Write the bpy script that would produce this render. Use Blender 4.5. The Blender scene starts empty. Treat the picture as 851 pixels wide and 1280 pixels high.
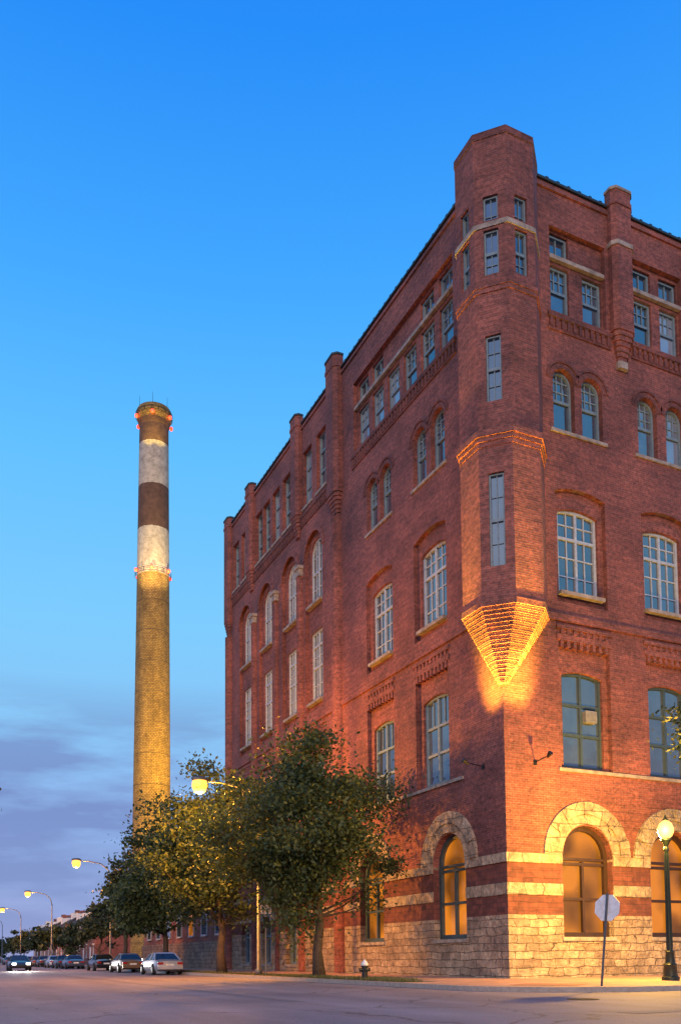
import bpy, bmesh, math, random
import numpy as np
from mathutils import Vector, Matrix
from mathutils.geometry import tessellate_polygon
random.seed(7); rng=np.random.default_rng(7)
scene=bpy.context.scene; COL=scene.collection
scene.view_settings.view_transform='Standard'; scene.view_settings.look='None'; scene.view_settings.exposure=0
SEG=.095
# ------------------------------------------------------------ materials
def setramp(r,stops):
    e=r.color_ramp.elements; e.remove(e[1])
    for i,(p,c) in enumerate(stops):
        x=e[0] if i==0 else e.new(p)
        x.position=p; x.color=(c[0],c[1],c[2],1) if hasattr(c,'__len__') else (c,c,c,1)
class NT:
    def __init__(s,name):
        s.m=bpy.data.materials.new(name); s.m.use_nodes=True; s.t=s.m.node_tree
        s.b=s.t.nodes['Principled BSDF']; s.out=s.t.nodes['Material Output']
    def n(s,ty,**k):
        nd=s.t.nodes.new(ty)
        for a,v in k.items(): setattr(nd,a,v)
        return nd
    def l(s,a,b): s.t.links.new(a,b)
    def noise(s,vec,scale,detail=4,rough=.6):
        nd=s.n('ShaderNodeTexNoise'); nd.inputs['Scale'].default_value=scale; nd.inputs['Detail'].default_value=detail; nd.inputs['Roughness'].default_value=rough
        if vec is not None: s.l(vec,nd.inputs['Vector'])
        return nd.outputs['Fac']
    def ramp(s,fac,stops):
        r=s.n('ShaderNodeValToRGB'); setramp(r,stops)
        s.l(fac,r.inputs['Fac']); return r.outputs['Color']
    def mix(s,fac,a,b,mode='MIX'):
        m=s.n('ShaderNodeMix',data_type='RGBA',blend_type=mode)
        for i,v in ((0,fac),(6,a),(7,b)):
            sock=m.inputs[i]
            if hasattr(v,'links'): s.l(v,sock)
            elif isinstance(v,(int,float)) : sock.default_value=v if i==0 else (v,v,v,1)
            else: sock.default_value=(v[0],v[1],v[2],1)
        return m.outputs[2]
    def math(s,op,a,b=None,c=None):
        m=s.n('ShaderNodeMath',operation=op)
        for i,v in enumerate((a,b,c)):
            if v is None: continue
            if hasattr(v,'links'): s.l(v,m.inputs[i])
            else: m.inputs[i].default_value=v
        return m.outputs[0]
    def bump(s,h,strength=.5,dist=.02):
        b=s.n('ShaderNodeBump'); b.inputs['Strength'].default_value=strength; b.inputs['Distance'].default_value=dist
        s.l(h,b.inputs['Height']); s.l(b.outputs[0],s.b.inputs['Normal'])
    def pos(s): return s.n('ShaderNodeNewGeometry').outputs['Position']
    def obj(s): return s.n('ShaderNodeTexCoord').outputs['Object']
    def set(s,col=None,rough=None,metal=None):
        if col is not None:
            if hasattr(col,'links'): s.l(col,s.b.inputs['Base Color'])
            else: s.b.inputs['Base Color'].default_value=(*col,1)
        if rough is not None: s.b.inputs['Roughness'].default_value=rough
        if metal is not None: s.b.inputs['Metallic'].default_value=metal
        return s.m

def wallvec(t):
    sp=t.n('ShaderNodeSeparateXYZ'); t.l(t.pos(),sp.inputs[0])
    u=t.math('SUBTRACT',sp.outputs[0],sp.outputs[1])
    c=t.n('ShaderNodeCombineXYZ'); t.l(u,c.inputs[0]); t.l(sp.outputs[2],c.inputs[1])
    return c.outputs[0],sp.outputs[2]
def bricktex(t,vec,c1,c2,mo,bw,rh,ms):
    b=t.n('ShaderNodeTexBrick'); t.l(vec,b.inputs['Vector'])
    b.inputs['Color1'].default_value=(*c1,1); b.inputs['Color2'].default_value=(*c2,1); b.inputs['Mortar'].default_value=(*mo,1)
    b.inputs['Scale'].default_value=1; b.inputs['Brick Width'].default_value=bw; b.inputs['Row Height'].default_value=rh
    b.inputs['Mortar Size'].default_value=ms; b.inputs['Mortar Smooth'].default_value=.3; b.inputs['Bias'].default_value=-.1
    return b
def brick_color(t,vec,c1,c2,mo,dark=.5):
    b=bricktex(t,vec,c1,c2,mo,.26,.095,.012)
    col=b.outputs['Color']
    col=t.mix(1,col,t.ramp(t.noise(t.pos(),.3,4,.65),[(.32,(dark,dark*1.04,dark*1.12)),(.5,.9),(.66,(1.25,1.2,1.12))]),'MULTIPLY')
    sq=t.n('ShaderNodeVectorMath',operation='MULTIPLY'); t.l(t.pos(),sq.inputs[0]); sq.inputs[1].default_value=(.5,.5,5)
    col=t.mix(.85,col,t.ramp(t.noise(sq.outputs[0],1.4,4,.75),[(.3,.6),(.7,1.35)]),'MULTIPLY')
    col=t.mix(.9,col,t.ramp(t.noise(t.pos(),6,2,.7),[(.3,.58),(.7,1.4)]),'MULTIPLY')
    return b,col
def brick_mat(name,c1,c2,mo,dark=.5):
    t=NT(name); vec,z=wallvec(t)
    b,col=brick_color(t,vec,c1,c2,mo,dark)
    t.set(col,.85); t.bump(t.math('ADD',b.outputs['Fac'],t.noise(t.pos(),6,2)),.6,.025)
    return t.m
M={}
BC=((.268,.074,.055),(.165,.050,.041),(.22,.125,.105))
M['brick']=brick_mat('red_brick',*BC)
M['brickdark']=brick_mat('dark_moulded_brick',(.19,.055,.042),(.13,.040,.033),(.13,.07,.06))
M['brickhouse']=brick_mat('row_house_brick',(.30,.07,.05),(.22,.055,.04),(.3,.2,.16))
def stone(name,c1,c2,bw=.8,rh=.36,banded=False):
    t=NT(name); vec,z=wallvec(t)
    nz=t.n('ShaderNodeTexNoise'); nz.inputs['Scale'].default_value=1.1; t.l(vec,nz.inputs['Vector'])
    dv=t.n('ShaderNodeVectorMath',operation='MULTIPLY_ADD'); t.l(nz.outputs['Color'],dv.inputs[0]); dv.inputs[1].default_value=(.9,.2,0); t.l(vec,dv.inputs[2])
    b=bricktex(t,dv.outputs[0],c1,c2,[x*.4 for x in c2],bw,rh,.015)
    col=t.mix(1,b.outputs['Color'],t.ramp(t.noise(t.pos(),2.6,4,.75),[(.3,.45),(.7,1.3)]),'MULTIPLY')
    col=t.mix(.9,col,t.ramp(t.noise(t.pos(),1.1,3),[(.3,(.62,.60,.60)),(.7,(1.12,1.1,1.05))]),'MULTIPLY')
    h=t.math('ADD',t.math('MULTIPLY',b.outputs['Fac'],-.8),t.math('MULTIPLY',t.noise(t.pos(),4.0,4,.75),1.4))
    if banded:
        b2=bricktex(t,vec,(.17,.055,.04),(.10,.035,.03),(.08,.04,.035),.5,.2,.012)
        m1=t.math('MULTIPLY',t.math('GREATER_THAN',z,2.7),t.math('LESS_THAN',z,5.0))
        c2_=t.mix(1,b2.outputs['Color'],t.ramp(t.noise(t.pos(),3,3),[(.3,.65),(.7,1.3)]),'MULTIPLY')
        col=t.mix(m1,col,c2_)
        b3,c3=brick_color(t,vec,*BC)
        col=t.mix(t.math('GREATER_THAN',z,5.1),col,c3)
        h=t.math('MULTIPLY',h,t.math('SUBTRACT',1,t.math('MULTIPLY',t.math('GREATER_THAN',z,2.7),.75)))
    t.set(col,.9); t.bump(h,1,.14)
    return t.m
M['base']=stone('rubble_stone_base_with_brick_bands',(.56,.44,.31),(.33,.25,.185),.78,.33,banded=True)
M['stone']=stone('rock_faced_limestone',(.52,.43,.31),(.40,.32,.23),.9,.6)
M['lowwall']=stone('rubble_stone',(.40,.28,.20),(.30,.20,.14),.7,.33)
def flat(name,col,rough=.6,metal=0,var=.25,scale=6):
    t=NT(name)
    c=t.mix(1,(*col,),t.ramp(t.noise(t.obj(),scale,3),[(.3,1-var),(.7,1+var*.4)]),'MULTIPLY')
    t.set(c,rough,metal); return t.m
M['sill']=flat('limestone_sill',(.33,.285,.24),.8,0,.5,3)
M['frame']=flat('blue_grey_painted_wood',(.17,.25,.29),.5)
M['framedark']=flat('dark_teal_painted_wood',(.045,.075,.085),.5)
M['framepale']=flat('pale_grey_painted_wood',(.42,.48,.52),.5)
M['framewood']=flat('dark_stained_oak',(.035,.018,.011),.5)
M['coping']=flat('dark_metal_coping',(.035,.05,.055),.5,.3)
M['roof']=flat('tar_roof',(.05,.05,.055),.9)
def glass(name,col,rough,var,lit=None):
    t=NT(name)
    oi=t.n('ShaderNodeObjectInfo').outputs['Random']
    sp=t.n('ShaderNodeVectorMath',operation='MULTIPLY'); t.l(t.pos(),sp.inputs[0]); sp.inputs[1].default_value=(1,1,.6)
    n=t.noise(sp.outputs[0],1.5,2)
    f=t.math('ADD',t.math('MULTIPLY',oi,.5),t.math('MULTIPLY',n,.6))
    c=t.ramp(f,[(.2,[x*(1-var) for x in col]),(.8,[x*(1+var) for x in col])])
    t.set(c,rough); t.b.inputs['Specular IOR Level'].default_value=1.0 if not lit else .4; t.b.inputs['IOR'].default_value=1.9 if not lit else 1.45
    t.bump(t.noise(t.pos(),1.6,1),.2,.03)
    if lit:
        e=t.ramp(t.noise(t.pos(),.6,1,.4),[(.36,[x*.22 for x in lit]),(.5,[x*.6 for x in lit]),(.62,lit)])
        t.l(e,t.b.inputs['Emission Color']); t.b.inputs['Emission Strength'].default_value=1
    return t.m
M['glass']=glass('window_glass',(.035,.055,.08),.04,.6)
M['glasspale']=glass('window_glass_with_blinds',(.13,.16,.20),.08,.75)
M['glasslit']=glass('lit_window_glass',(.02,.015,.01),.1,.4,(.80,.23,.015))
M['glasscar']=flat('car_glass',(.015,.018,.02),.08)
def emis(name,col,st):
    t=NT(name); t.set((.3,.2,.1),.4); t.b.inputs['Emission Color'].default_value=(*col,1); t.b.inputs['Emission Strength'].default_value=st; return t.m
M['sodium']=emis('sodium_lamp_glass',(1,.37,.04),3.0)
M['globe']=emis('warm_lamp_globe',(1,.52,.13),2.0)
M['redlamp']=emis('red_beacon_glass',(1,.025,.008),4)
M['headlamp']=emis('lit_headlight_glass',(1,.95,.85),20)
M['taillamp']=flat('tail_light_plastic',(.35,.01,.008),.25)
M['metal']=flat('galvanised_steel',(.13,.135,.14),.5,.5)
M['green']=flat('dark_green_cast_iron',(.015,.028,.022),.45,.3)
M['black']=flat('black_painted_iron',(.012,.012,.013),.5,.2)
M['rust']=flat('weathered_iron_strap',(.13,.09,.04),.8,.2)
M['rubber']=flat('tyre_rubber',(.015,.015,.015),.85)
M['white']=flat('white_paint',(.72,.72,.70),.5)
M['grey']=flat('grey_metal_casing',(.22,.22,.21),.6)
M['signback']=flat('bare_aluminium_sign_back',(.68,.70,.72),.45,0)
M['signred']=flat('red_sign_face',(.45,.02,.02),.4)
M['bark']=flat('bark',(.07,.05,.038),.95,0,.5,9)
for nm,c in (('silver',(.50,.50,.50)),('tan',(.20,.13,.08)),('dark',(.02,.022,.03)),('blue',(.05,.08,.14))):
    t=NT('car_paint_'+nm); t.set(c,.28,.4); t.b.inputs['Coat Weight'].default_value=.5; M['paint'+nm]=t.m
def leafmat(name,stops):
    t=NT(name); r=t.n('ShaderNodeNewGeometry').outputs['Random Per Island']
    f=t.math('ADD',t.math('MULTIPLY',r,.6),t.math('MULTIPLY',t.noise(t.obj(),.9,2),.45))
    col=t.ramp(f,stops); t.set(col,.6)
    tr=t.n('ShaderNodeBsdfTranslucent'); t.l(col,tr.inputs[0])
    mx=t.n('ShaderNodeMixShader'); mx.inputs[0].default_value=.3; t.l(t.b.outputs[0],mx.inputs[1]); t.l(tr.outputs[0],mx.inputs[2]); t.l(mx.outputs[0],t.out.inputs[0])
    return t.m
M['leaf']=leafmat('pear_tree_leaves',[(.15,(.022,.042,.012)),(.5,(.048,.078,.022)),(.85,(.09,.115,.033))])
M['leafdark']=leafmat('dark_tree_leaves',[(.15,(.012,.026,.009)),(.5,(.028,.048,.016)),(.85,(.06,.075,.026))])
M['grassblade']=leafmat('grass_blades',[(.15,(.05,.07,.02)),(.5,(.09,.11,.035)),(.85,(.2,.17,.07))])
t=NT('asphalt'); p=t.pos()
c=t.ramp(t.noise(p,.22,5,.65),[(.3,(.175,.145,.155)),(.7,(.265,.225,.235))])
sx=t.n('ShaderNodeVectorMath',operation='MULTIPLY'); t.l(p,sx.inputs[0]); sx.inputs[1].default_value=(.7,.08,1)
c=t.mix(.7,c,t.ramp(t.noise(sx.outputs[0],1,3),[(.35,.72),(.65,1.15)]),'MULTIPLY')
c=t.mix(.7,c,t.ramp(t.noise(p,22,3),[(.3,.6),(.7,1.35)]),'MULTIPLY')
vo=t.n('ShaderNodeTexVoronoi',feature='DISTANCE_TO_EDGE'); vo.inputs['Scale'].default_value=.17
nz=t.n('ShaderNodeTexNoise'); nz.inputs['Scale'].default_value=.8; nz.inputs['Detail'].default_value=4; t.l(p,nz.inputs['Vector'])
dv=t.n('ShaderNodeVectorMath',operation='MULTIPLY_ADD'); t.l(nz.outputs['Color'],dv.inputs[0]); dv.inputs[1].default_value=(2,2,0); t.l(p,dv.inputs[2]); t.l(dv.outputs[0],vo.inputs['Vector'])
c=t.mix(1,c,t.ramp(vo.outputs['Distance'],[(.0,.4),(.008,1.0)]),'MULTIPLY')
t.set(c,.75); t.b.inputs['Specular IOR Level'].default_value=.3; t.bump(t.noise(p,25,2),.5,.012); M['asphalt']=t.m
t=NT('concrete_pavement'); p=t.pos()
b=bricktex(t,p,(.42,.24,.17),(.34,.19,.14),(.15,.10,.08),1.5,1.5,.02); b.offset=0
c=t.mix(.8,b.outputs['Color'],t.ramp(t.noise(p,1.2,5,.7),[(.3,.6),(.7,1.25)]),'MULTIPLY'); t.set(c,.8); t.bump(t.noise(p,12,3),.3,.01); M['pave']=t.m
M['kerb']=flat('stone_kerb',(.36,.30,.25),.8)
t=NT('ground_soil'); t.set(t.ramp(t.noise(t.pos(),.6,5,.7),[(.35,(.06,.07,.028)),(.65,(.17,.13,.08))]),.95); M['ground']=t.m
t=NT('chimney_brickwork'); sp=t.n('ShaderNodeSeparateXYZ'); t.l(t.obj(),sp.inputs[0])
ang=t.math('ARCTAN2',sp.outputs[1],sp.outputs[0]); cb=t.n('ShaderNodeCombineXYZ'); t.l(t.math('MULTIPLY',ang,2.5),cb.inputs[0]); t.l(sp.outputs[2],cb.inputs[1])
b=bricktex(t,cb.outputs[0],(.40,.26,.07),(.25,.155,.045),(.15,.10,.035),.45,.24,.03)
nz=t.math('ADD',t.math('MULTIPLY',sp.outputs[2],1/80),t.math('MULTIPLY',t.math('SUBTRACT',t.noise(t.obj(),2.5,3),.5),.004))
def band(a,bb): return t.math('MULTIPLY',t.math('GREATER_THAN',nz,a/80),t.math('LESS_THAN',nz,bb/80))
sc=t.n('ShaderNodeVectorMath',operation='MULTIPLY'); t.l(t.obj(),sc.inputs[0]); sc.inputs[1].default_value=(.9,.9,.3)
c=t.mix(.9,b.outputs['Color'],t.ramp(t.noise(sc.outputs[0],1,5,.75),[(.3,.45),(.7,1.25)]),'MULTIPLY')
brown=t.mix(1,(.11,.06,.04),t.ramp(t.noise(t.obj(),1.5,4),[(.3,.6),(.7,1.3)]),'MULTIPLY')
whi=t.mix(1,(.50,.46,.38),t.ramp(t.noise(t.obj(),1.3,5,.75),[(.32,.5),(.6,1.05)]),'MULTIPLY')
c=t.mix(band(60.8,76.7),c,brown); c=t.mix(band(67,73.2),c,whi); c=t.mix(band(54.2,60.8),c,whi)
c=t.mix(.5,c,t.ramp(b.outputs['Fac'],[(0,1),(1,.6)]),'MULTIPLY')
t.set(c,.85); t.bump(b.outputs['Fac'],.6,.05); M['chimney']=t.m

# ------------------------------------------------------------ mesh helpers
class MB:
    def __init__(s): s.v=[];s.f=[];s.mi=[];s.cur=0
    def add(s,vs,fs):
        o=len(s.v); s.v+= [tuple(x) for x in vs]; s.f+=[tuple(i+o for i in f) for f in fs]; s.mi+=[s.cur]*len(fs)
    def box(s,x0,x1,y0,y1,z0,z1):
        s.add([(x,y,z) for z in (z0,z1) for y in (y0,y1) for x in (x0,x1)],[(0,2,3,1),(4,5,7,6),(0,1,5,4),(2,6,7,3),(0,4,6,2),(1,3,7,5)])
    def lathe(s,prof,n=16,c=(0,0,0),rot=None,cap=True):
        vs=[]
        for r,z in prof:
            for i in range(n):
                a=2*math.pi*i/n; v=Vector((r*math.cos(a),r*math.sin(a),z))
                if rot: v=rot@v
                vs.append(v+Vector(c))
        fs=[(j*n+i,j*n+(i+1)%n,(j+1)*n+(i+1)%n,(j+1)*n+i) for j in range(len(prof)-1) for i in range(n)]
        if cap: fs+= [tuple(reversed(range(n))),tuple(range((len(prof)-1)*n,len(prof)*n))]
        s.add(vs,fs)
    def tube(s,pts,rad,n=8):
        pts=[Vector(p) for p in pts]; vs=[]
        for i,p in enumerate(pts):
            d=(pts[min(i+1,len(pts)-1)]-pts[max(i-1,0)]).normalized()
            a=d.cross(Vector((.13,1,.21))).normalized(); b=d.cross(a)
            for k in range(n):
                an=2*math.pi*k/n; vs.append(p+(a*math.cos(an)+b*math.sin(an))*rad[i])
        fs=[(j*n+i,j*n+(i+1)%n,(j+1)*n+(i+1)%n,(j+1)*n+i) for j in range(len(pts)-1) for i in range(n)]
        fs+=[tuple(reversed(range(n))),tuple(range((len(pts)-1)*n,len(pts)*n))]
        s.add(vs,fs)
    def obj(s,name,mats,smooth=False,parent=None,loc=None,norm=True):
        me=bpy.data.meshes.new(name); me.from_pydata(s.v,[],s.f)
        if not isinstance(mats,(list,tuple)): mats=[mats]
        for m in mats: me.materials.append(m)
        me.polygons.foreach_set('material_index',s.mi)
        if norm:
            bm=bmesh.new(); bm.from_mesh(me); bmesh.ops.recalc_face_normals(bm,faces=bm.faces); bm.to_mesh(me); bm.free()
        if smooth: me.polygons.foreach_set('use_smooth',[True]*len(me.polygons))
        ob=bpy.data.objects.new(name,me); COL.objects.link(ob)
        if parent: ob.parent=parent
        if loc: ob.location=loc
        return ob
def smooth_angle(ob,deg=35):
    me=ob.data; me.polygons.foreach_set('use_smooth',[True]*len(me.polygons))
    bm=bmesh.new(); bm.from_mesh(me)
    for e in bm.edges:
        if len(e.link_faces)==2 and e.calc_face_angle(0)>math.radians(deg): e.smooth=False
    bm.to_mesh(me); bm.free()
def empty(name,loc,label,cat,group=None,rotz=0):
    e=bpy.data.objects.new(name,None); COL.objects.link(e); e.location=loc; e.rotation_euler=(0,0,rotz); e.empty_display_size=.3
    e['label']=label; e['category']=cat
    if group: e['group']=group
    return e
def copy_thing(o,loc):
    n=o.copy(); COL.objects.link(n); n.location=loc
    for c in o.children:
        k=c.copy(); COL.objects.link(k); k.parent=n
        for g in c.children:
            q=g.copy(); COL.objects.link(q); q.parent=k
    return n
class Plane:
    def __init__(s,O,T,N): s.O=Vector(O);s.T=Vector(T);s.N=Vector(N)
    def __call__(s,u,z,d): return s.O+s.T*u+s.N*d+Vector((0,0,z))
PL=Plane((0,0,0),(0,1,0),(-1,0,0)); PR=Plane((0,0,0),(1,0,0),(0,-1,0))
def pbox(mb,P,s0,s1,z0,z1,d0,d1):
    mb.add([P(s,z,d) for d in (d0,d1) for z in (z0,z1) for s in (s0,s1)],[(0,2,3,1),(4,5,7,6),(0,1,5,4),(2,6,7,3),(0,4,6,2),(1,3,7,5)])
def prism(mb,P,poly,z0,z1):
    n=len(poly)
    mb.add([P(s,z0,d) for s,d in poly]+[P(s,z1,d) for s,d in poly],[(i,(i+1)%n,n+(i+1)%n,n+i) for i in range(n)]+[tuple(range(n)),tuple(range(n,2*n))])
def panel(mb,P,outer,holes,d0,d1):
    loops=[outer]+holes
    pts=[p for l in loops for p in l]; n=len(pts)
    tris=tessellate_polygon([[Vector((a,b,0)) for a,b in l] for l in loops])
    vs=[P(a,b,d1) for a,b in pts]+[P(a,b,d0) for a,b in pts]
    fs=[tuple(t) for t in tris]
    o=0
    for l in loops:
        k=len(l)
        fs+=[(o+i,o+(i+1)%k,o+(i+1)%k+n,o+i+n) for i in range(k)]; o+=k
    mb.add(vs,fs)
def outline(s0,s1,z0,z1,kind='rect',inset=0,n=12):
    w=s1-s0
    if kind=='round': zs=z1-w/2
    elif kind=='seg': zs=z1-SEG*w
    else: zs=z1
    s0+=inset;s1-=inset;z0+=inset;w=s1-s0;c=(s0+s1)/2
    if kind=='rect': return [(s0,z0),(s1,z0),(s1,z1-inset),(s0,z1-inset)]
    pts=[(s0,z0),(s1,z0)]
    rise=(w/2) if kind=='round' else max(z1-inset-zs,.05)
    R=(w*w/4+rise*rise)/(2*rise); cz=zs+rise-R
    a=math.asin(min(1,w/2/R))
    for i in range(n+1):
        an=a-2*a*i/n; pts.append((c+R*math.sin(an),cz+R*math.cos(an)))
    return pts
def topz(o,kind,s):
    s0,s1,z0,z1=o; w=s1-s0; c=(s0+s1)/2
    if kind=='rect': return z1
    rise=w/2 if kind=='round' else SEG*w
    R=(w*w/4+rise*rise)/(2*rise); return z1-R+math.sqrt(max(R*R-(s-c)**2,0))
def ring(mb,P,c,zs,r0,r1,a0,a1,n,d0,d1,gap=.0,jit=0):
    for i in range(n):
        t0=a0+(a1-a0)*i/n+gap; t1=a0+(a1-a0)*(i+1)/n-gap; tm=(t0+t1)/2
        dd=d1+(random.uniform(-jit,jit) if jit else 0)
        pts=[]
        for r in (r0,r1):
            for t in (t0,tm,t1): pts.append((c+r*math.cos(t),zs+r*math.sin(t)))
        q=[pts[0],pts[1],pts[2],pts[5],pts[4],pts[3]]
        vs=[P(a,b,d0) for a,b in q]+[P(a,b,dd) for a,b in q]
        mb.add(vs,[(0,1,2,3,4,5),(6,7,8,9,10,11)]+[(k,(k+1)%6,(k+1)%6+6,k+6) for k in range(6)])

# ------------------------------------------------------------ building
BL=empty('brick_warehouse',(0,0,.15),'six-storey red brick warehouse with octagonal corner turret and stone base','building')
INV=Matrix.Translation((0,0,-.15))
def part(ob):
    ob.parent=BL; ob.matrix_parent_inverse=INV
    return ob
def mk(name,mat,fn,*a,**k):
    mb=MB(); fn(mb,*a,**k); return part(mb.obj(name,M[mat]))
def make_window(P,o,kind,glassm='glass',framem='frame',vert=(.5,),horiz=(.5,),grid=None,sillw=.07,dg=-.40,df=-.28,sill=True,fw=.11,mt=.026,vtop=1.0):
    s0,s1,z0,z1=o
    g=MB(); L=outline(*o,kind,.01)
    g.add([P(a,b,dg) for a,b in L],[tuple(range(len(L)))])
    win=part(g.obj('window',M[glassm],norm=False))
    f=MB(); panel(f,P,outline(*o,kind,.006),[outline(*o,kind,fw)],dg-.02,df)
    w=s1-s0;h=z1-z0
    for v in vert:
        s=s0+w*v; pbox(f,P,s-.06,s+.06,z0+fw-.01,min(topz(o,kind,s)-.04,z0+h*vtop),dg+.002,df-.012)
    for v in horiz:
        z=z0+h*v; pbox(f,P,s0+fw-.01,s1-fw+.01,z-.06,z+.06,dg+.004,df-.02)
    if grid:
        nx,rows=grid
        for i in range(1,nx):
            s=s0+fw+(w-2*fw)*i/nx
            if any(abs(s-(s0+w*v))<.08 for v in vert): continue
            pbox(f,P,s-mt,s+mt,z0+h*rows[0],min(z0+h*rows[1],topz(o,kind,s)-.03),dg+.006,df-.05)
        for r in rows[2]:
            z=z0+h*r; pbox(f,P,s0+fw,s1-fw,z-mt,z+mt,dg+.008,df-.06)
    fr=f.obj('frame',M[framem]); fr.parent=win
    if sill:
        sb=MB(); pbox(sb,P,s0-.1,s1+.1,z0-.16,z0-.004,-.34,sillw); sl=sb.obj('sill',M['sill']); sl.parent=win
    return win
rb=[];rp=[];specR=[]
for c,mode in ((4.25,0),(9.1,1),(13.95,0)):
    rb.append(((c-1.38,c+1.38,8.85,14.3),'rect')); rb.append(((c-1.38,c+1.38,16.0,21.1),'seg'))
    specR.append(((c-1.1,c+1.1,8.95,13.1),'seg','w2')); specR.append(((c-1.1,c+1.1,16.5,20.3),'seg','w3'))
    for dx in (-.78,.78) if mode==0 else (-.85,.85):
        specR.append(((c+.05+dx-.58,c+.05+dx+.58,23.6,26.4),'round','w4'))
    rp.append((c-1.3,c+1.8,28.95,32.85) if mode==0 else (c-1.45,c+1.6,28.95,32.95))
    for dx in ((-.75,1.1) if mode==0 else (-.77,.85)):
        specR.append(((c+.1+dx-.55,c+.1+dx+.55,29.05,31.25),'rect','w5'))
        if not(mode==0 and dx>0): specR.append(((c+.1+dx-.55,c+.1+dx+.55,31.75,32.75),'rect','w5u'))
for c in (4.1,8.9,13.7): specR.append(((c-1.33,c+1.33,1.8,6.48),'round','g'))
specL=[];lb=[];lp=[]
for c in (5.55,10.6):
    lb.append(((c-1.45,c+1.45,8.85,14.3),'rect')); lb.append(((c-1.45,c+1.45,16.0,21.1),'seg'))
    specL.append(((c-1.1,c+1.1,8.95,13.1),'seg','w2')); specL.append(((c-1.1,c+1.1,16.5,20.3),'seg','w3'))
for c in (4.65,6.3,9.75,11.25): specL.append(((c-.6,c+.6,23.6,26.4),'round','w4'))
lp.append((3.15,13.35,28.95,32.95))
for i in range(6):
    s=3.4+1.7*i
    specL.append(((s,s+1.25,29.05,31.25),'rect','w5'))
    if i in (0,1,4,5): specL.append(((s,s+1.25,31.75,32.8),'rect','w5u'))
for c in (4.3,11.8): specL.append(((c-1.33,c+1.33,1.8,6.48),'round','g'))
for c in (19.05,22.95,27.4,31.65):
    lb.append(((c-1.35,c+1.35,8.85,14.3),'rect'))
    lb.append(((c-1.3,c+1.3,15.9,27.3),'round'))
    specL.append(((c-.95,c+.95,8.95,13.1),'seg','w2'))
    specL.append(((c-.95,c+.95,16.5,20.9),'rect','wb3'))
    specL.append(((c-.95,c+.95,22.6,26.65),'round','wb4'))
    specL.append(((c-.9,c+.9,.6,3.3),'rect','gb'))
for s in (17.1,19.2,22.7,24.6,26.45,28.0,31.1,33.1):
    specL.append(((s,s+1.38,29.2,32.8),'rect','wb5'))
def inside(o,bs):
    c=((o[0]+o[1])/2,(o[2]+o[3])/2)
    return any(b[0]<c[0]<b[1] and b[2]<c[1]<b[3] for b in bs)
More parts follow.
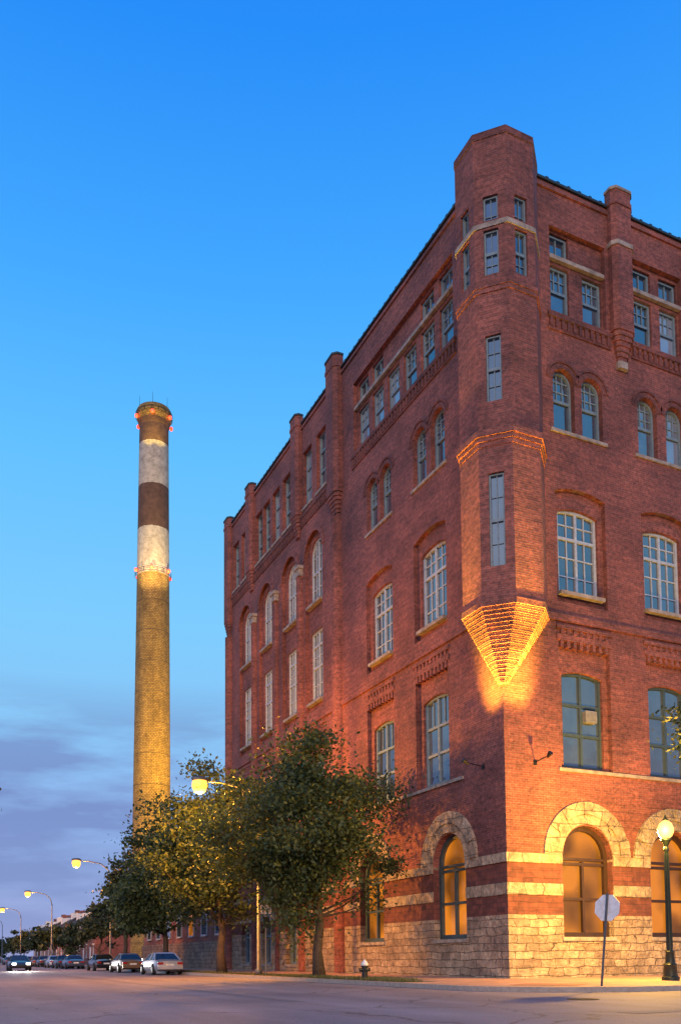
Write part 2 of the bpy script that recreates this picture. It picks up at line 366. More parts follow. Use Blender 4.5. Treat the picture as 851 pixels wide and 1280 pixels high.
def build_facade(P,sa,sb,specs,bays,p5):
    bz=[b for b,k in bays]+p5
    fl=[(o,k) for o,k,ty in specs if not inside(o,bz) and o[2]>5.2]
    gr=[(o,k) for o,k,ty in specs if o[2]<5.2]
    hO=[outline(*b,k) for b,k in bays]+[outline(*o,k) for o,k in fl]+[outline(*b,'rect') for b in p5]
    hI=[outline(*o,k) for o,k,ty in specs if o[2]>5.2]
    hG=[outline(*o,k) for o,k in gr]
    Z=7.6
    mb=MB(); panel(mb,P,[(sa,Z),(sb,Z),(sb,34.8),(sa,34.8)],hO,-.22,0)
    panel(mb,P,[(sa,Z),(sb,Z),(sb,34.6),(sa,34.6)],hI,-.5,-.22)
    part(mb.obj('wall',M['brick'],norm=False))
    mb=MB(); panel(mb,P,[(sa,0.0),(sb,0.0),(sb,Z),(sa,Z)],hG,-.5,0)
    part(mb.obj('stone_base_wall',M['base'],norm=False))
    ops=sorted([(o[0],o[1]) for o,k in gr if k=='round'])
    for (z0,z1,d) in ((3.5,3.98,.05),(4.81,5.19,.07)):
        cur=-.0 if P is PL else -d
        for a,b in ops+[(sb,sb)]:
            e=min(a-.02,sb); mb=MB()
            n=max(1,int((e-cur)/1.1)); st=(e-cur)/n
            for i in range(n):
                pbox(mb,P,cur+i*st+(0 if i==0 else .004),cur+(i+1)*st-.004,z0,z1,-.02,d+(0 if i==0 or z0<4 else random.uniform(-.015,.015)))
            part(mb.obj('stone_band',M['stone'])); cur=b+.02
    for o,k in gr:
        if k!='round': continue
        c=(o[0]+o[1])/2; zs=o[3]-(o[1]-o[0])/2; mb=MB()
        ring(mb,P,c,zs+.04,1.34,1.74,0,math.pi,17,-.3,.06,.003,.012)
        ring(mb,P,c,zs+.04,1.755,2.28,0,math.pi,17,-.02,.11,.004,.035)
        part(mb.obj('stone_arch',M['stone']))
    for o,k,ty in specs:
        c=(o[0]+o[1])/2; w=o[1]-o[0]; mb=MB()
        if ty=='w4':
            ring(mb,P,c,o[3]-w/2,w/2+.02,w/2+.2,0,math.pi,10,-.02,.02)
            ring(mb,P,c,o[3]-w/2,w/2+.26,w/2+.36,0.05,math.pi-.05,12,-.02,.05)
        if ty in('w2','w3'):
            rise=SEG*w;R=(w*w/4+rise*rise)/(2*rise);a=math.asin(w/2/R)
            ring(mb,P,c,o[3]-R,R+.03,R+.36,math.pi/2-a,math.pi/2+a,10,-.24,-.205)
        if ty=='wb4': ring(mb,P,c,o[3]-w/2,1.32,1.62,0,math.pi,14,-.02,.06)
        if mb.v: part(mb.obj('brick_arch',M['brick'] if ty!='w4' else M['brickdark']))
    for b,k in bays:
        if k=='rect':
            n=int((b[1]-b[0])/.32); mb=MB()
            for i in range(n):
                s=b[0]+(b[1]-b[0])*(i+.5)/n
                pbox(mb,P,s-.08,s+.08,14.02,14.325,-.2,.04); pbox(mb,P,s-.08,s+.08,14.57,14.805,-.02,.07)
            pbox(mb,P,b[0]-.1,b[1]+.1,14.32,14.58,-.02,.05); pbox(mb,P,b[0]-.12,b[1]+.12,14.8,14.95,-.02,.1)
            part(mb.obj('dentil_course',M['brick']))
    for a,b in [(p[0]-.2,p[1]+.2) for p in p5]+([(16.4,34.6)] if P is PL else []):
        mb=MB()
        pbox(mb,P,a,b,28.6,28.8,-.02,.12); pbox(mb,P,a,b,28.05,28.17,-.02,.06)
        n=int((b-a)/.3)
        for i in range(n):
            s=a+(b-a)*(i+.5)/n; pbox(mb,P,s-.08,s+.08,28.16,28.61,-.02,.09)
        part(mb.obj('corbel_course',M['brickdark']))
    mk('belt_course','brick',pbox,P,(1.3 if P is PR else 1.5),sb,15.12,15.42,-.02,.1)
    mk('cornice_course','brick',pbox,P,1.4,sb,34.45,34.62,-.02,.08)
    mb=MB(); pbox(mb,P,1.5,sb,34.802,34.9,-.45,.1)
    n=int((sb-1.5)/.6)
    for i in range(n): pbox(mb,P,1.6+i*.6,1.75+i*.6,34.89,34.98,-.3,.08)
    part(mb.obj('coping',M['coping']))
    for p in p5: mk('transom_band','sill',pbox,P,p[0]+.003,p[1]-.003,31.42,31.6,-.25,-.04)
    for lo,hi in ([(3.0,13.2),(17.6,33.2)] if P is PL else [(2.7,sb)]): mk('stone_ledge','sill',pbox,P,lo,hi,8.7,8.84,-.24,.08)
    for a,b in ([(3.9,7.05),(9.0,12.0)] if P is PL else [(2.75,5.85),(7.5,10.75),(12.4,15.6)]): mk('stone_ledge','sill',pbox,P,a,b,23.44,23.58,-.24,.08)
    for o,k,ty in specs:
        kw=dict(dg=-.44,df=-.34) if inside(o,bz) else dict(dg=-.34,df=-.24)
        gm=random.choice(['glass','glass','glasspale'])
        if ty=='w2': make_window(P,o,k,'glass','frame' if P is PL else 'framedark',(.5,),(.66,.35),(4,(.66,.99,())) if P is PL else None,sill=False,**kw)
        elif ty=='w3': make_window(P,o,k,'glass','framepale',(.5,),(.66,),(4,(.0,.99,(.22,.44,.82))),mt=.028,fw=.13,**kw)
        elif ty=='w4': make_window(P,o,k,gm,'frame',(),(.52,),(3,(.52,.99,(.68,.84))),sill=False,**kw)
        elif ty=='w5': make_window(P,o,k,gm,'frame',(),(.5,),(3,(.5,.97,(.75,))),sill=False,**kw)
        elif ty=='w5u': make_window(P,o,k,'glass','frame',(),(),(2,(.05,.95,())),sill=False,**kw)
        elif ty=='wb3': make_window(P,o,k,gm,'framepale',(.5,),(.5,.8),(4,(.0,.99,(.25,.65))),**kw)
        elif ty=='wb4': make_window(P,o,k,'glass','framepale',(.5,),(.5,),(4,(.0,.99,(.25,.75))),**kw)
        elif ty=='wb5': make_window(P,o,k,gm,'frame',(),(.35,.7),(2,(0,.97,())),sill=True,**kw)
        elif ty=='g':
            w=make_window(P,o,k,'glasslit','framewood' if P is PR else 'framedark',(.5,),(.34,.655,.70),None,dg=-.46,df=-.3,fw=.2,vtop=.68)
            w['label']='tall arched window with amber light behind its panes'
        elif ty=='gb': make_window(P,o,k,'glasslit' if o[0]<22 else 'glass','frame',(.5,),(.7,),None,dg=-.46,df=-.3)
build_facade(PR,0,18,specR,rb,rp)
build_facade(PL,.5,35.9,specL,lb,lp)
mb=MB(); pbox(mb,PR,4.42,5.02,11.0,11.5,-.43,-.2)
for i in range(6): pbox(mb,PR,4.47,4.97,11.05+i*.07,11.08+i*.07,-.205,-.185)
part(mb.obj('air_conditioner',M['grey']))
def oct_(s0,s1,d): 
    w=s1-s0; c=min(w*.16,d*.6)
    return [(s0,-.1),(s0,d-c),(s0+c,d),(s1-c,d),(s1,d-c),(s1,-.1)]
def pier(P,s0,s1,d,z0,z1,pale=False):
    mb=MB(); prism(mb,P,oct_(s0,s1,d),z0,z1)
    n=6; cs=(s0+s1)/2
    for i in range(n):
        k=1-(i+1)/(n+1.); w=(s1-s0)/2*(.35+.65*k)
        prism(mb,P,oct_(cs-w,cs+w,max(d*(.25+.75*k),.08)),z0-.22*(i+1),z0-.22*i+.003)
    prism(mb,P,oct_(s0-.04,s1+.04,d+.04),z1-.7,z1-.5)
    part(mb.obj('pier',M['brick']))
    mk('pier_cap','sill' if pale else 'coping',prism,P,oct_(s0-.05,s1+.05,d+.05),z1+.001,z1+.12)
    if pale:
        mk('pier_band','sill',prism,P,oct_(s0-.05,s1+.05,d+.05),32.85,33.05)
        mk('pier_drop','sill',prism,P,oct_(cs-.3,cs+.3,.2),z0-.22*n-.3,z0-.22*n+.01)
pier(PR,6.25,7.45,.45,28.9,35.5,True); pier(PR,11.1,12.3,.45,28.9,35.5,True); pier(PR,16.2,17.4,.45,28.9,35.5,True)
pier(PL,14.8,16.2,.5,27.5,35.6); pier(PL,20.75,21.9,.4,28.9,35.4); pier(PL,29.5,30.7,.4,28.9,35.3); pier(PL,34.7,35.9,.35,27,35.2)
for s,r,z1 in ((15.5,.42,26.2),(21.0,.3,24.9),(29.5,.3,24.9),(25.2,.22,24.9),(35.2,.4,25.8)):
    mk('pilaster','brick',prism,PL,[(s+r*math.cos(a),r*math.sin(a)) for a in [math.pi*i/8 for i in range(9)]],.15,z1)
for s in (21.0,25.2,29.5):
    mb=MB(); prism(mb,PL,[(s-.32,-.01),(s-.32,.3),(s+.32,.3),(s+.32,-.01)],24.9,25.36); prism(mb,PL,[(s-.4,-.01),(s-.4,.38),(s+.4,.38),(s+.4,-.01)],25.354,25.55); part(mb.obj('capital',M['sill']))
mb=MB(); mb.box(.62,18,.62,35.9,0.05,33.7); part(mb.obj('light_block_core',M['brick']))  # added core box: closes the back and stops light leaking through the shell
mb=MB(); mb.box(.3,18,.3,35.85,33.75,33.9); part(mb.obj('roof',M['roof']))
# turret
TC=Vector((.16,-.05,0)); RT=1.75; ap=RT*math.cos(math.pi/8); sd=2*RT*math.sin(math.pi/8)
ZT0,ZT1=14.7,34.45
mb=MB(); tw=[]
for ai in range(8):
    a=math.radians(45*ai); Nn=Vector((math.cos(a),math.sin(a),0)); T=Vector((-Nn.y,Nn.x,0))
    P=Plane(TC+Nn*ap,T,Nn); deg=45*ai
    hs=[]
    if deg in (225,180,270):
        for z0,z1,w in ((28.35,30.25,.3),(30.65,31.7,.3)): hs.append((-w,w,z0,z1))
        if deg==225: hs+=[(-.31,.31,23.05,25.8),(-.31,.31,16.3,20.1)]
    panel(mb,P,[(-sd/2,ZT0),(sd/2,ZT0),(sd/2,ZT1),(-sd/2,ZT1)],[outline(*h) for h in hs],-.3,0)
    for h in hs: tw.append((P,h))
octp=[(RT*math.cos(math.radians(22.5+45*i)),RT*math.sin(math.radians(22.5+45*i))) for i in range(8)]
mb.add([(TC.x+x,TC.y+y,ZT1-.02) for x,y in octp],[tuple(range(8))])
turret=part(mb.obj('turret',M['brick'],norm=False))
for P,h in tw:
    tall=h[3]-h[2]
    make_window(P,h,'rect','glass','frame',(),(.5,) if 1.5<tall else (),(2,(0,.98,(.25,.75) if tall>2.5 else (.25,))),dg=-.2,df=-.1,sill=False,fw=.075,mt=.016)
def octring(mb,k0,z0,k1,z1,c0=None,c1=None):
    c0=c0 or TC; c1=c1 or c0
    vs=[(c0.x+x*k0,c0.y+y*k0,z0) for x,y in octp]+[(c1.x+x*k1,c1.y+y*k1,z1) for x,y in octp]
    mb.add(vs,[(i,(i+1)%8,(i+1)%8+8,i+8) for i in range(8)]+[tuple(reversed(range(8))),tuple(range(8,16))])
def tr(name,mat,rs):
    mb=MB()
    for r in rs: octring(mb,*r)
    o=mb.obj(name,M[mat]); o.parent=turret; return o
tr('ledge','brick',[(1.045,27.8,1.045,27.98),(1.025,27.6,1.025,27.81)])
tr('ledge','brick',[(1.05,21.4,1.05,21.6),(1.085,21.59,1.085,21.85),(1.02,21.2,1.02,21.41)])
tr('coping','brickdark',[(1.02,34.2,1.02,34.5)])
tr('stone_ledge','sill',[(1.03,30.35,1.03,30.55)])
mb=MB(); NS=19
octring(mb,1.035,14.8,1.035,14.95)
for i in range(NS):
    f=i/NS; k=1.035*(1-f)+.10*f
    c=TC.lerp(Vector((.0,.0,0)),f)
    z1=14.81-i*.145
    octring(mb,k,z1-.1,k,z1,c)
    octring(mb,k-.03,z1-.155,k-.03,z1-.099,c)
o=mb.obj('corbel',M['brick']); o.parent=turret
def bracket(P,s,z):
    mb=MB()
    mb.tube([P(s,z,0),P(s,z+.05,.4),P(s+.02,z+.1,.8)],[.022,.022,.022],6); pbox(mb,P,s-.08,s+.08,z-.1,z+.1,-.01,.04)
    mb.tube([P(s+.02,z+.05,.78),P(s+.02,z+.2,.98)],[.05,.11],8)
    part(mb.obj('wall_floodlight',M['black']))
bracket(PR,1.5,8.95); bracket(PL,1.5,8.95)
def spot(loc,tgt,power,size,col=(1,.58,.16),blend=.8,rad=.15):
    l=bpy.data.lights.new('floodlight','SPOT'); l.energy=power; l.spot_size=math.radians(size); l.spot_blend=blend; l.color=col; l.shadow_soft_size=rad
    o=bpy.data.objects.new('floodlight_beam',l); COL.objects.link(o); o.location=loc
    o.rotation_euler=(Vector(tgt)-Vector(loc)).to_track_quat('-Z','Y').to_euler(); return o
def point(loc,power,col=(1,.55,.18),rad=.15,name='lamp_light'):
    l=bpy.data.lights.new(name,'POINT'); l.energy=power; l.color=col; l.shadow_soft_size=rad
    o=bpy.data.objects.new(name,l); COL.objects.link(o); o.location=loc; return o
GOLD=(1,.58,.06)
spot((1.52,-1.4,9.3),(-.2,-.9,14.2),17000,64,GOLD,1)
spot((-1.4,1.52,9.3),(-.9,-.2,14.2),17000,64,GOLD,1)
spot((.9,-2.6,9.3),(-1.0,-1.4,21.5),20000,25,GOLD,1)
spot((-2.6,.9,9.3),(-1.8,-.3,21.5),24000,25,GOLD,1)

# ------------------------------------------------------------ annex
AX=empty('annex_building',(0,36.2,.15),'low brick annex on a rubble stone base behind trees','building')
def axp(o): o.parent=AX; o.matrix_parent_inverse=Matrix.Translation((0,-36.2,-.15)); return o
mb=MB(); mb.box(.4,12,36.3,66,.05,6.2); axp(mb.obj('wall',M['brickhouse']))
mb=MB(); mb.box(.2,12.1,36.2,66.1,.04,2.4); axp(mb.obj('stone_base_wall',M['lowwall']))
mb=MB(); mb.box(.15,12.2,36.15,66.2,6.2,6.5); axp(mb.obj('coping',M['sill']))
for i in range(7):
    y=38.5+i*4; mb=MB(); mb.box(.33,.5,y,y+1.5,3.0,5.2); w=axp(mb.obj('window',M['glasslit' if i==2 else 'glass']))
    mb=MB(); mb.box(.3,.45,y-.1,y,2.9,5.3);mb.box(.3,.45,y+1.5,y+1.6,2.9,5.3);mb.box(.3,.45,y,y+1.5,5.2,5.3);mb.box(.25,.45,y,y+1.5,2.85,3.0); f=mb.obj('frame',M['framepale']); f.parent=w

# ------------------------------------------------------------ chimney
CX,CY=6.9,90.7
CH=empty('smokestack',(CX,CY,0),'tall round brick smokestack with white and brown bands, floodlit','chimney')
def crad(z): return 2.74-(2.74-2.02)*min(z/76,1)
mb=MB(); mb.lathe([(crad(z),z) for z in np.linspace(0,76.0,40)],48,cap=False)
mb.lathe([(2.02,75.9),(2.2,76.4),(2.2,76.8),(2.4,77.1),(2.45,78.2),(2.3,78.5),(1.85,78.5),(1.75,74)],48,cap=False)
o=mb.obj('shaft',M['chimney'],parent=CH); smooth_angle(o)
for z in (54.3,77.4):
    mb=MB(); r=crad(z)+ (.25 if z<60 else .52)
    for dz in (0,.5):
        for i in range(48):
            a=2*math.pi*i/48;b=2*math.pi*(i+1)/48
            mb.tube([(r*math.cos(a),r*math.sin(a),z+dz),(r*math.cos(b),r*math.sin(b),z+dz)],[.035,.035],4)
    for i in range(16):
        a=2*math.pi*i/16; mb.tube([(r*math.cos(a),r*math.sin(a),z-.1),(r*math.cos(a),r*math.sin(a),z+.5)],[.03,.03],4)
    mb.obj('railing',M['black'],parent=CH)
for i in range(6):
    a=2*math.pi*i/6+.2; mb=MB(); mb.tube([(2.2*math.cos(a),2.2*math.sin(a),78.3),(2.2*math.cos(a),2.2*math.sin(a),80)],[.03,.015],4); mb.obj('lightning_rod',M['black'],parent=CH)
for z in np.arange(3,54,4.3):
    mb=MB(); mb.lathe([(crad(z)+.02,z),(crad(z)+.02,z+.07)],48,cap=False); mb.obj('iron_strap',M['rust'],parent=CH)
for z in (54.7,76.9):
    for i in range(6):
        a=math.radians(i*60+12); r=crad(z)+(.35 if z<60 else .65)
        mb=MB(); mb.lathe([(.02,-.28),(.2,-.2),(.25,0),(.2,.2),(.02,.3)],8,c=(r*math.cos(a),r*math.sin(a),z)); mb.obj('beacon',M['redlamp'],smooth=True,parent=CH)
tow=Vector((-20.96-CX,-28.8-CY,0)).normalized(); sidev=Vector((-tow.y,tow.x,0))
for sgn,pw in ((-.6,.3),(.85,1.3)):
    b=Vector((CX,CY,0))+tow*15+sidev*11*sgn
    spot((b.x,b.y,6.8),(CX,CY,20),38000*pw,85,(1,.58,.06),.6,.3)
    spot((b.x,b.y,7),(CX,CY,44),76000*pw,46,(1,.58,.06),.9,.3)
for sg in (-.6,.8):
    b=Vector((CX,CY,0))+tow*6.5+sidev*4*sg
    spot((b.x,b.y,48),(CX,CY,60),10000,50,(1,.70,.27),1,.3)
    b=Vector((CX,CY,0))+tow*4.2+sidev*2.2*sg
    spot((b.x,b.y,71),(CX,CY,77.6),1500,60,(1,.66,.10),.9,.2)
p_=Vector((CX,CY,0))+tow*3.4
point((p_.x,p_.y,54.8),150,(1,.08,.03),.1,'beacon_light')

# ------------------------------------------------------------ row houses
def rowhouse(y,w,h,label,mat):
    E=empty('row_house',(1,y,.1),label,'house','row houses along the street')
    mb=MB(); mb.box(0,9,0.02,w-.02,0,h); mb.obj('wall',mat,parent=E)
    mb=MB(); mb.box(-.25,9.1,.01,w-.01,h+.003,h+.35)
    mb.add([(-.2,0.03,h+.34),(-.2,w-.03,h+.34),(2.6,w-.03,h+2.0),(2.6,.03,h+2.0),(9,.03,h+2.0),(9,w-.03,h+2.0),(9,.03,h+.34),(9,w-.03,h+.34)],[(0,1,2,3),(3,2,5,4),(4,5,7,6),(0,3,4,6),(1,7,5,2)])
    mb.obj('roof',M['roof'],parent=E)
    mb=MB(); mb.box(.6,1.5,w/2-.7,w/2+.7,h+.4,h+1.9); mb.obj('dormer',M['white'],parent=E)
    mb=MB(); mb.box(3.5,4.3,.1,.9,h+1.5,h+3.2); mb.obj('chimney_stack',mat,parent=E)
    for fl in range(2):
        for k in (.28,.72):
            if fl==0 and k>.5:
                mb=MB(); mb.box(-.05,.1,w*k-.5,w*k+.5,.3,2.6); mb.obj('door',M['white'],parent=E); continue
            mb=MB(); mb.box(-.03,.1,w*k-.45,w*k+.45,1.2+fl*3.2,2.9+fl*3.2); wi=mb.obj('window',M['glass'],parent=E)
            mb=MB(); mb.box(-.08,.05,w*k-.55,w*k+.55,1.02+fl*3.2,1.19+fl*3.2);mb.box(-.08,.05,w*k-.55,w*k+.55,2.91+fl*3.2,3.1+fl*3.2);mb.box(-.06,.05,w*k-.03,w*k+.03,1.2+fl*3.2,2.9+fl*3.2); f=mb.obj('frame',M['white']); f.parent=wi
    return E
y=99
for i in range(13):
    rowhouse(y,6,[6.4,6.8,6.2][i%3],'narrow two-storey red brick row house with white dormer',M['brickhouse']); y+=6.02

# ------------------------------------------------------------ ground
def sheet(name,polys,z,mat,kind='structure'):
    mb=MB()
    for p in polys: mb.add([(x,y,z) for x,y in p],[tuple(range(len(p)))])
    o=mb.obj(name,mat,norm=False); o['kind']=kind; return o
sheet('ground',[[(-900,-900),(900,-900),(900,1500),(-900,1500)]],-.004,M['ground'])
sheet('road',[[(-20.2,-60),(-6,-60),(-6,600),(-20.2,600)],[(-6,-34),(200,-34),(200,-9.6),(-6,-9.6)],[(-200,-34),(-20.2,-34),(-20.2,-6),(-200,-6)]],0.0,M['asphalt'])
R=4.5; ccx,ccy=-6+R,-9.6+R
arc=[(ccx+R*math.cos(a),ccy+R*math.sin(a)) for a in np.linspace(math.pi,1.5*math.pi,14)]
mbc=MB()
for i in range(13): mbc.add([(-6,-9.6,.002),(*arc[i],.002),(*arc[i+1],.002)],[(0,1,2)])
o=mbc.obj('road_corner',M['asphalt'],norm=False); o['kind']='structure'
def solid(name,poly,z0,z1,mat):
    mb=MB(); n=len(poly); vs=[(x,y,z0) for x,y in poly]+[(x,y,z1) for x,y in poly]
    tr=tessellate_polygon([[Vector((x,y,0)) for x,y in poly]])
    mb.add(vs,[tuple(i+n for i in t) for t in tr]+[(i,(i+1)%n,(i+1)%n+n,i+n) for i in range(n)])
    o=mb.obj(name,mat); o['kind']='structure'; return o
k=.18
arcin=[(ccx+(R-k)*math.cos(a),ccy+(R-k)*math.sin(a)) for a in np.linspace(math.pi,1.5*math.pi,14)]
solid('pavement',[(-6+k,600)]+arcin+[(200,-9.6+k),(200,0.5),(0.5,.5),(.5,600)],-.02,.15,M['pave'])
mb=MB(); outp=[(-6,600),(-6,200),(-6,60)]+arc+[(30,-9.6),(200,-9.6)]; inp=[(-6+k,600),(-6+k,200),(-6+k,60)]+arcin+[(30,-9.6+k),(200,-9.6+k)]
for i in range(len(outp)-1):
    a,b,c,d=outp[i],outp[i+1],inp[i+1],inp[i]
    mb.add([(*a,-.01),(*b,-.01),(*a,.153),(*b,.153),(*c,.153),(*d,.153)],[(0,1,3,2),(2,3,4,5)])
o=mb.obj('kerb',M['kerb'],norm=False); o['kind']='structure'
solid('far_pavement',[(-20.2,600),(-20.2,-6.01),(-200,-6.01),(-200,600)],-.02,.15,M['pave'])
sheet('verge',[[(-5.7,-1.5),(-4.2,-1.5),(-4.2,120),(-5.7,120)],[(.5,-9.2),(9,-9.2),(9,-8.3),(.5,-8.3)]],.156,M['ground'])
t=NT('asphalt_patch'); t.set(t.ramp(t.noise(t.pos(),8,3),[(.3,(.12,.105,.11)),(.7,(.18,.16,.165))]),.8)
sheet('asphalt_patch',[[(-9.2,-16.5),(4,-16.5),(4,-15.9),(-9.2,-15.9)],[(-12.9,-9),(-12.6,-9),(-12.6,90),(-12.9,90)],[(-16.5,-20),(-14.8,-20),(-14.8,-17.9),(-16.5,-17.9)]],.006,t.m)
t=NT('kerb_ramp_paving'); t.set((.30,.13,.08),.8); sheet('kerb_ramp',[[(-4.6,-6.2),(-3.4,-8.0),(-1.9,-6.8),(-3.1,-5.2)]],.157,t.m)
E=empty('manhole_cover',(-6.6,-12.0,.004),'round cast iron manhole cover flush with asphalt','manhole cover')
mb=MB(); mb.lathe([(.38,0),(.38,.012),(.34,.012),(.34,.008),(.3,.008)],24)
for i in range(-3,4): mb.box(-.25,.25,i*.08-.015,i*.08+.015,.007,.016)
mb.obj('lid',M['rust'],parent=E)
def grass(name,rects,n):
    vs=[];fs=[]
    for i in range(n):
        r=rects[i%len(rects)]; x=random.uniform(r[0],r[1]);y=r[2]+(r[3]-r[2])*random.random()**1.3
        if math.sin(x*2.1+1)+math.sin(y*.9)+random.uniform(-1,1)<-.4: continue
        a=random.uniform(0,6.3);h=random.uniform(.05,.16);w=.02
        o=len(vs); vs+=[(x-w*math.cos(a),y-w*math.sin(a),.15),(x+w*math.cos(a),y+w*math.sin(a),.15),(x+random.uniform(-.06,.06),y+random.uniform(-.06,.06),.15+h)]; fs.append((o,o+1,o+2))
    mb=MB(); mb.add(vs,fs); o=mb.obj(name,M['grassblade'],norm=False); o['kind']='stuff'
    o['label']='patchy dry grass growing along the kerb'; o['category']='grass'
grass('grass',[(-5.65,-4.25,-1.5,40),(-5.65,-4.25,-1.5,12),(.5,8.5,-9.2,-8.3)],24000)

# ------------------------------------------------------------ trees
def tree(name,base,crown_c,crown_r,nclump,nleaf,leafsize,trunk_r,label,mat='leaf',crot=0,fork=.28,cl=.30):
    E=empty(name,base,label,'tree','street trees' if name=='street_tree' else 'distant trees')
    mb=MB(); cc=Vector(crown_c); cr=Vector(crown_r)
    top=Vector((cc.x,cc.y,cc.z+cr.z*.6))
    pts=[Vector((0,0,-.05))]
    n=8
    for i in range(1,n+1):
        f=i/n; pts.append(Vector((top.x*f**1.5+random.uniform(-.12,.12),top.y*f**1.5+random.uniform(-.12,.12),top.z*f)))
    rad=[trunk_r*(1.35 if i==0 else (1-.85*i/n)) for i in range(n+1)]
    mb.tube(pts,rad,9)
    centers=[]
    while len(centers)<nclump:
        v=Vector(rng.normal(size=3)); v.normalize(); rr=random.uniform(.2,1.0)**.6
        lump=1+.26*math.sin(3*math.atan2(v.y,v.x)+crot)+.18*math.sin(5*v.z+crot)
        p=Vector((v.x*cr.x,v.y*cr.y,v.z*cr.z*(1 if v.z>0 else .85)))*rr*lump
        if v.z>0: p.x*=1-.4*v.z; p.y*=1-.4*v.z
        centers.append(cc+p)
    for c in centers[::2]:
        zf=max(fork,min(.9,(c.z-.35*(cc-c).length)/top.z*.8)); i=zf*n; k=int(i); s=pts[k].lerp(pts[min(k+1,n)],i-k)
        m=(s+c)/2+Vector((0,0,-.15*(c-s).length+.3))
        mb.tube([s,m,c],[trunk_r*.28,trunk_r*.16,trunk_r*.05],5)
    o=mb.obj('trunk',M['bark'],parent=E,norm=False,smooth=True)
    per=nleaf//nclump; V=[]
    for c in centers:
        sz=random.uniform(.4,1.0)*min(cr)*cl; m=int(per*random.uniform(.4,1.6))
        d=rng.normal(size=(m,3))*np.array([sz,sz,sz*.6]); V.append(d+np.array(c))
    P_=np.concatenate(V); m=len(P_)
    a=rng.normal(size=(m,3)); a/=np.linalg.norm(a,axis=1)[:,None]; b=rng.normal(size=(m,3)); b-=a*(a*b).sum(1)[:,None]; b/=np.linalg.norm(b,axis=1)[:,None]
    s=leafsize*rng.uniform(.6,1.3,size=(m,1))
    q=np.stack([P_-a*s,P_+b*s*.55,P_+a*s,P_-b*s*.55],1).reshape(-1,3)
    me=bpy.data.meshes.new('crown'); me.from_pydata(q.tolist(),[],(np.arange(m*4).reshape(-1,4)).tolist()); me.materials.append(M[mat])
    o=bpy.data.objects.new('crown',me); COL.objects.link(o); o.parent=E
    return E
tree('street_tree',(-5,7.3,.15),(-.5,.2,6.5),(3.9,3.7,5.2),120,44000,.10,.24,'leafy green street tree in front of brick warehouse',crot=1,cl=.25)
tree('street_tree',(-5,21.5,.15),(-.4,.2,7.0),(4.0,3.7,4.9),95,27000,.125,.26,'green street tree turned amber by a street lamp',crot=2.2,cl=.26)
tree('street_tree',(-5,35,.15),(-.4,0,6.4),(3.6,3.6,4.7),70,15000,.16,.24,'dark leafy street tree on the verge','leaf',crot=3,cl=.26)
tree('street_tree',(-5,49.5,.15),(.1,0,5.8),(2.6,3.0,4.1),52,9000,.19,.22,'dark leafy street tree on the verge','leafdark',crot=4,cl=.26)
tree('street_tree',(-4.6,64,.15),(.2,0,4.0),(1.9,2.1,2.0),30,3000,.2,.16,'small leafy street tree on the verge','leafdark',crot=5)
tree('street_tree',(-4.6,82,.15),(0,0,3.4),(1.8,1.8,1.6),24,2000,.2,.12,'small leafy street tree on the verge','leafdark',crot=1)
for i,yy in enumerate((100,118,140,160,195)):
    tree('street_tree',(-4.6,yy,.15),(0,0,3.8),(2.2,2.4,2.0),24,1800,.28,.14,'small leafy street tree on the verge','leafdark',crot=i)
for i,(xx,yy) in enumerate(((-9,262),(-2,280),(-14,300),(-21,310),(-28,320))):
    tree('background_tree',(xx,yy,0),(0,0,5.5),(5.5,5.5,4.5),30,2500,.6,.3,'distant leafy tree closing the street','leafdark',crot=i)
tree('street_tree',(3.7,-8.9,.15),(.2,0,8.6),(2.8,2.6,3.0),80,21000,.085,.16,'dark leafy tree beside the cast iron lamp post','leafdark',crot=.4,cl=.24)
tree('street_tree',(-24.2,-5.2,.15),(.35,.3,4.8),(4.1,3.5,2.3),95,27000,.08,.2,'dark leafy tree reaching over the street','leafdark',crot=1.2,cl=.24)

# ------------------------------------------------------------ street lamps
LMP=None
for i,yy in enumerate((13.8,53.5,95,137,178)):
    if LMP is None:
        E=empty('street_lamp',(-5.5,yy,.15),'tall steel street lamp with curved arm and glowing sodium head','street lamp','sodium street lamps along the kerb')
        mb=MB(); mb.lathe([(.18,0),(.18,.3),(.11,.35),(.06,8.3)],10)
        mb.tube([(0,0,8.1),(-.2,0,9.0),(-.9,0,9.6),(-2,0,9.8),(-2.8,0,9.8)],[.06,.055,.05,.045,.04],8); mb.obj('post',M['metal'],parent=E,smooth=True)
        mb=MB(); mb.lathe([(.02,-.45),(.1,-.38),(.15,-.1),(.15,.2),(.08,.38),(.03,.42)],12,c=(-3.1,0,9.9),rot=Matrix.Rotation(math.pi/2,3,'Y')); mb.obj('lamp_housing',M['metal'],parent=E,smooth=True)
        mb=MB(); mb.lathe([(.08,-.56),(.28,-.46),(.4,-.16),(.36,.1),(.12,.16)],16,c=(-3.12,0,9.7)); mb.obj('lamp_glass',M['sodium'],parent=E,smooth=True)
        LMP=E
    else: copy_thing(LMP,(-5.5,yy,.15))
    if i<4: point((-8.62,yy,8.95),(9500,3500,3500,3500)[i],(1,.38,.03),.2)

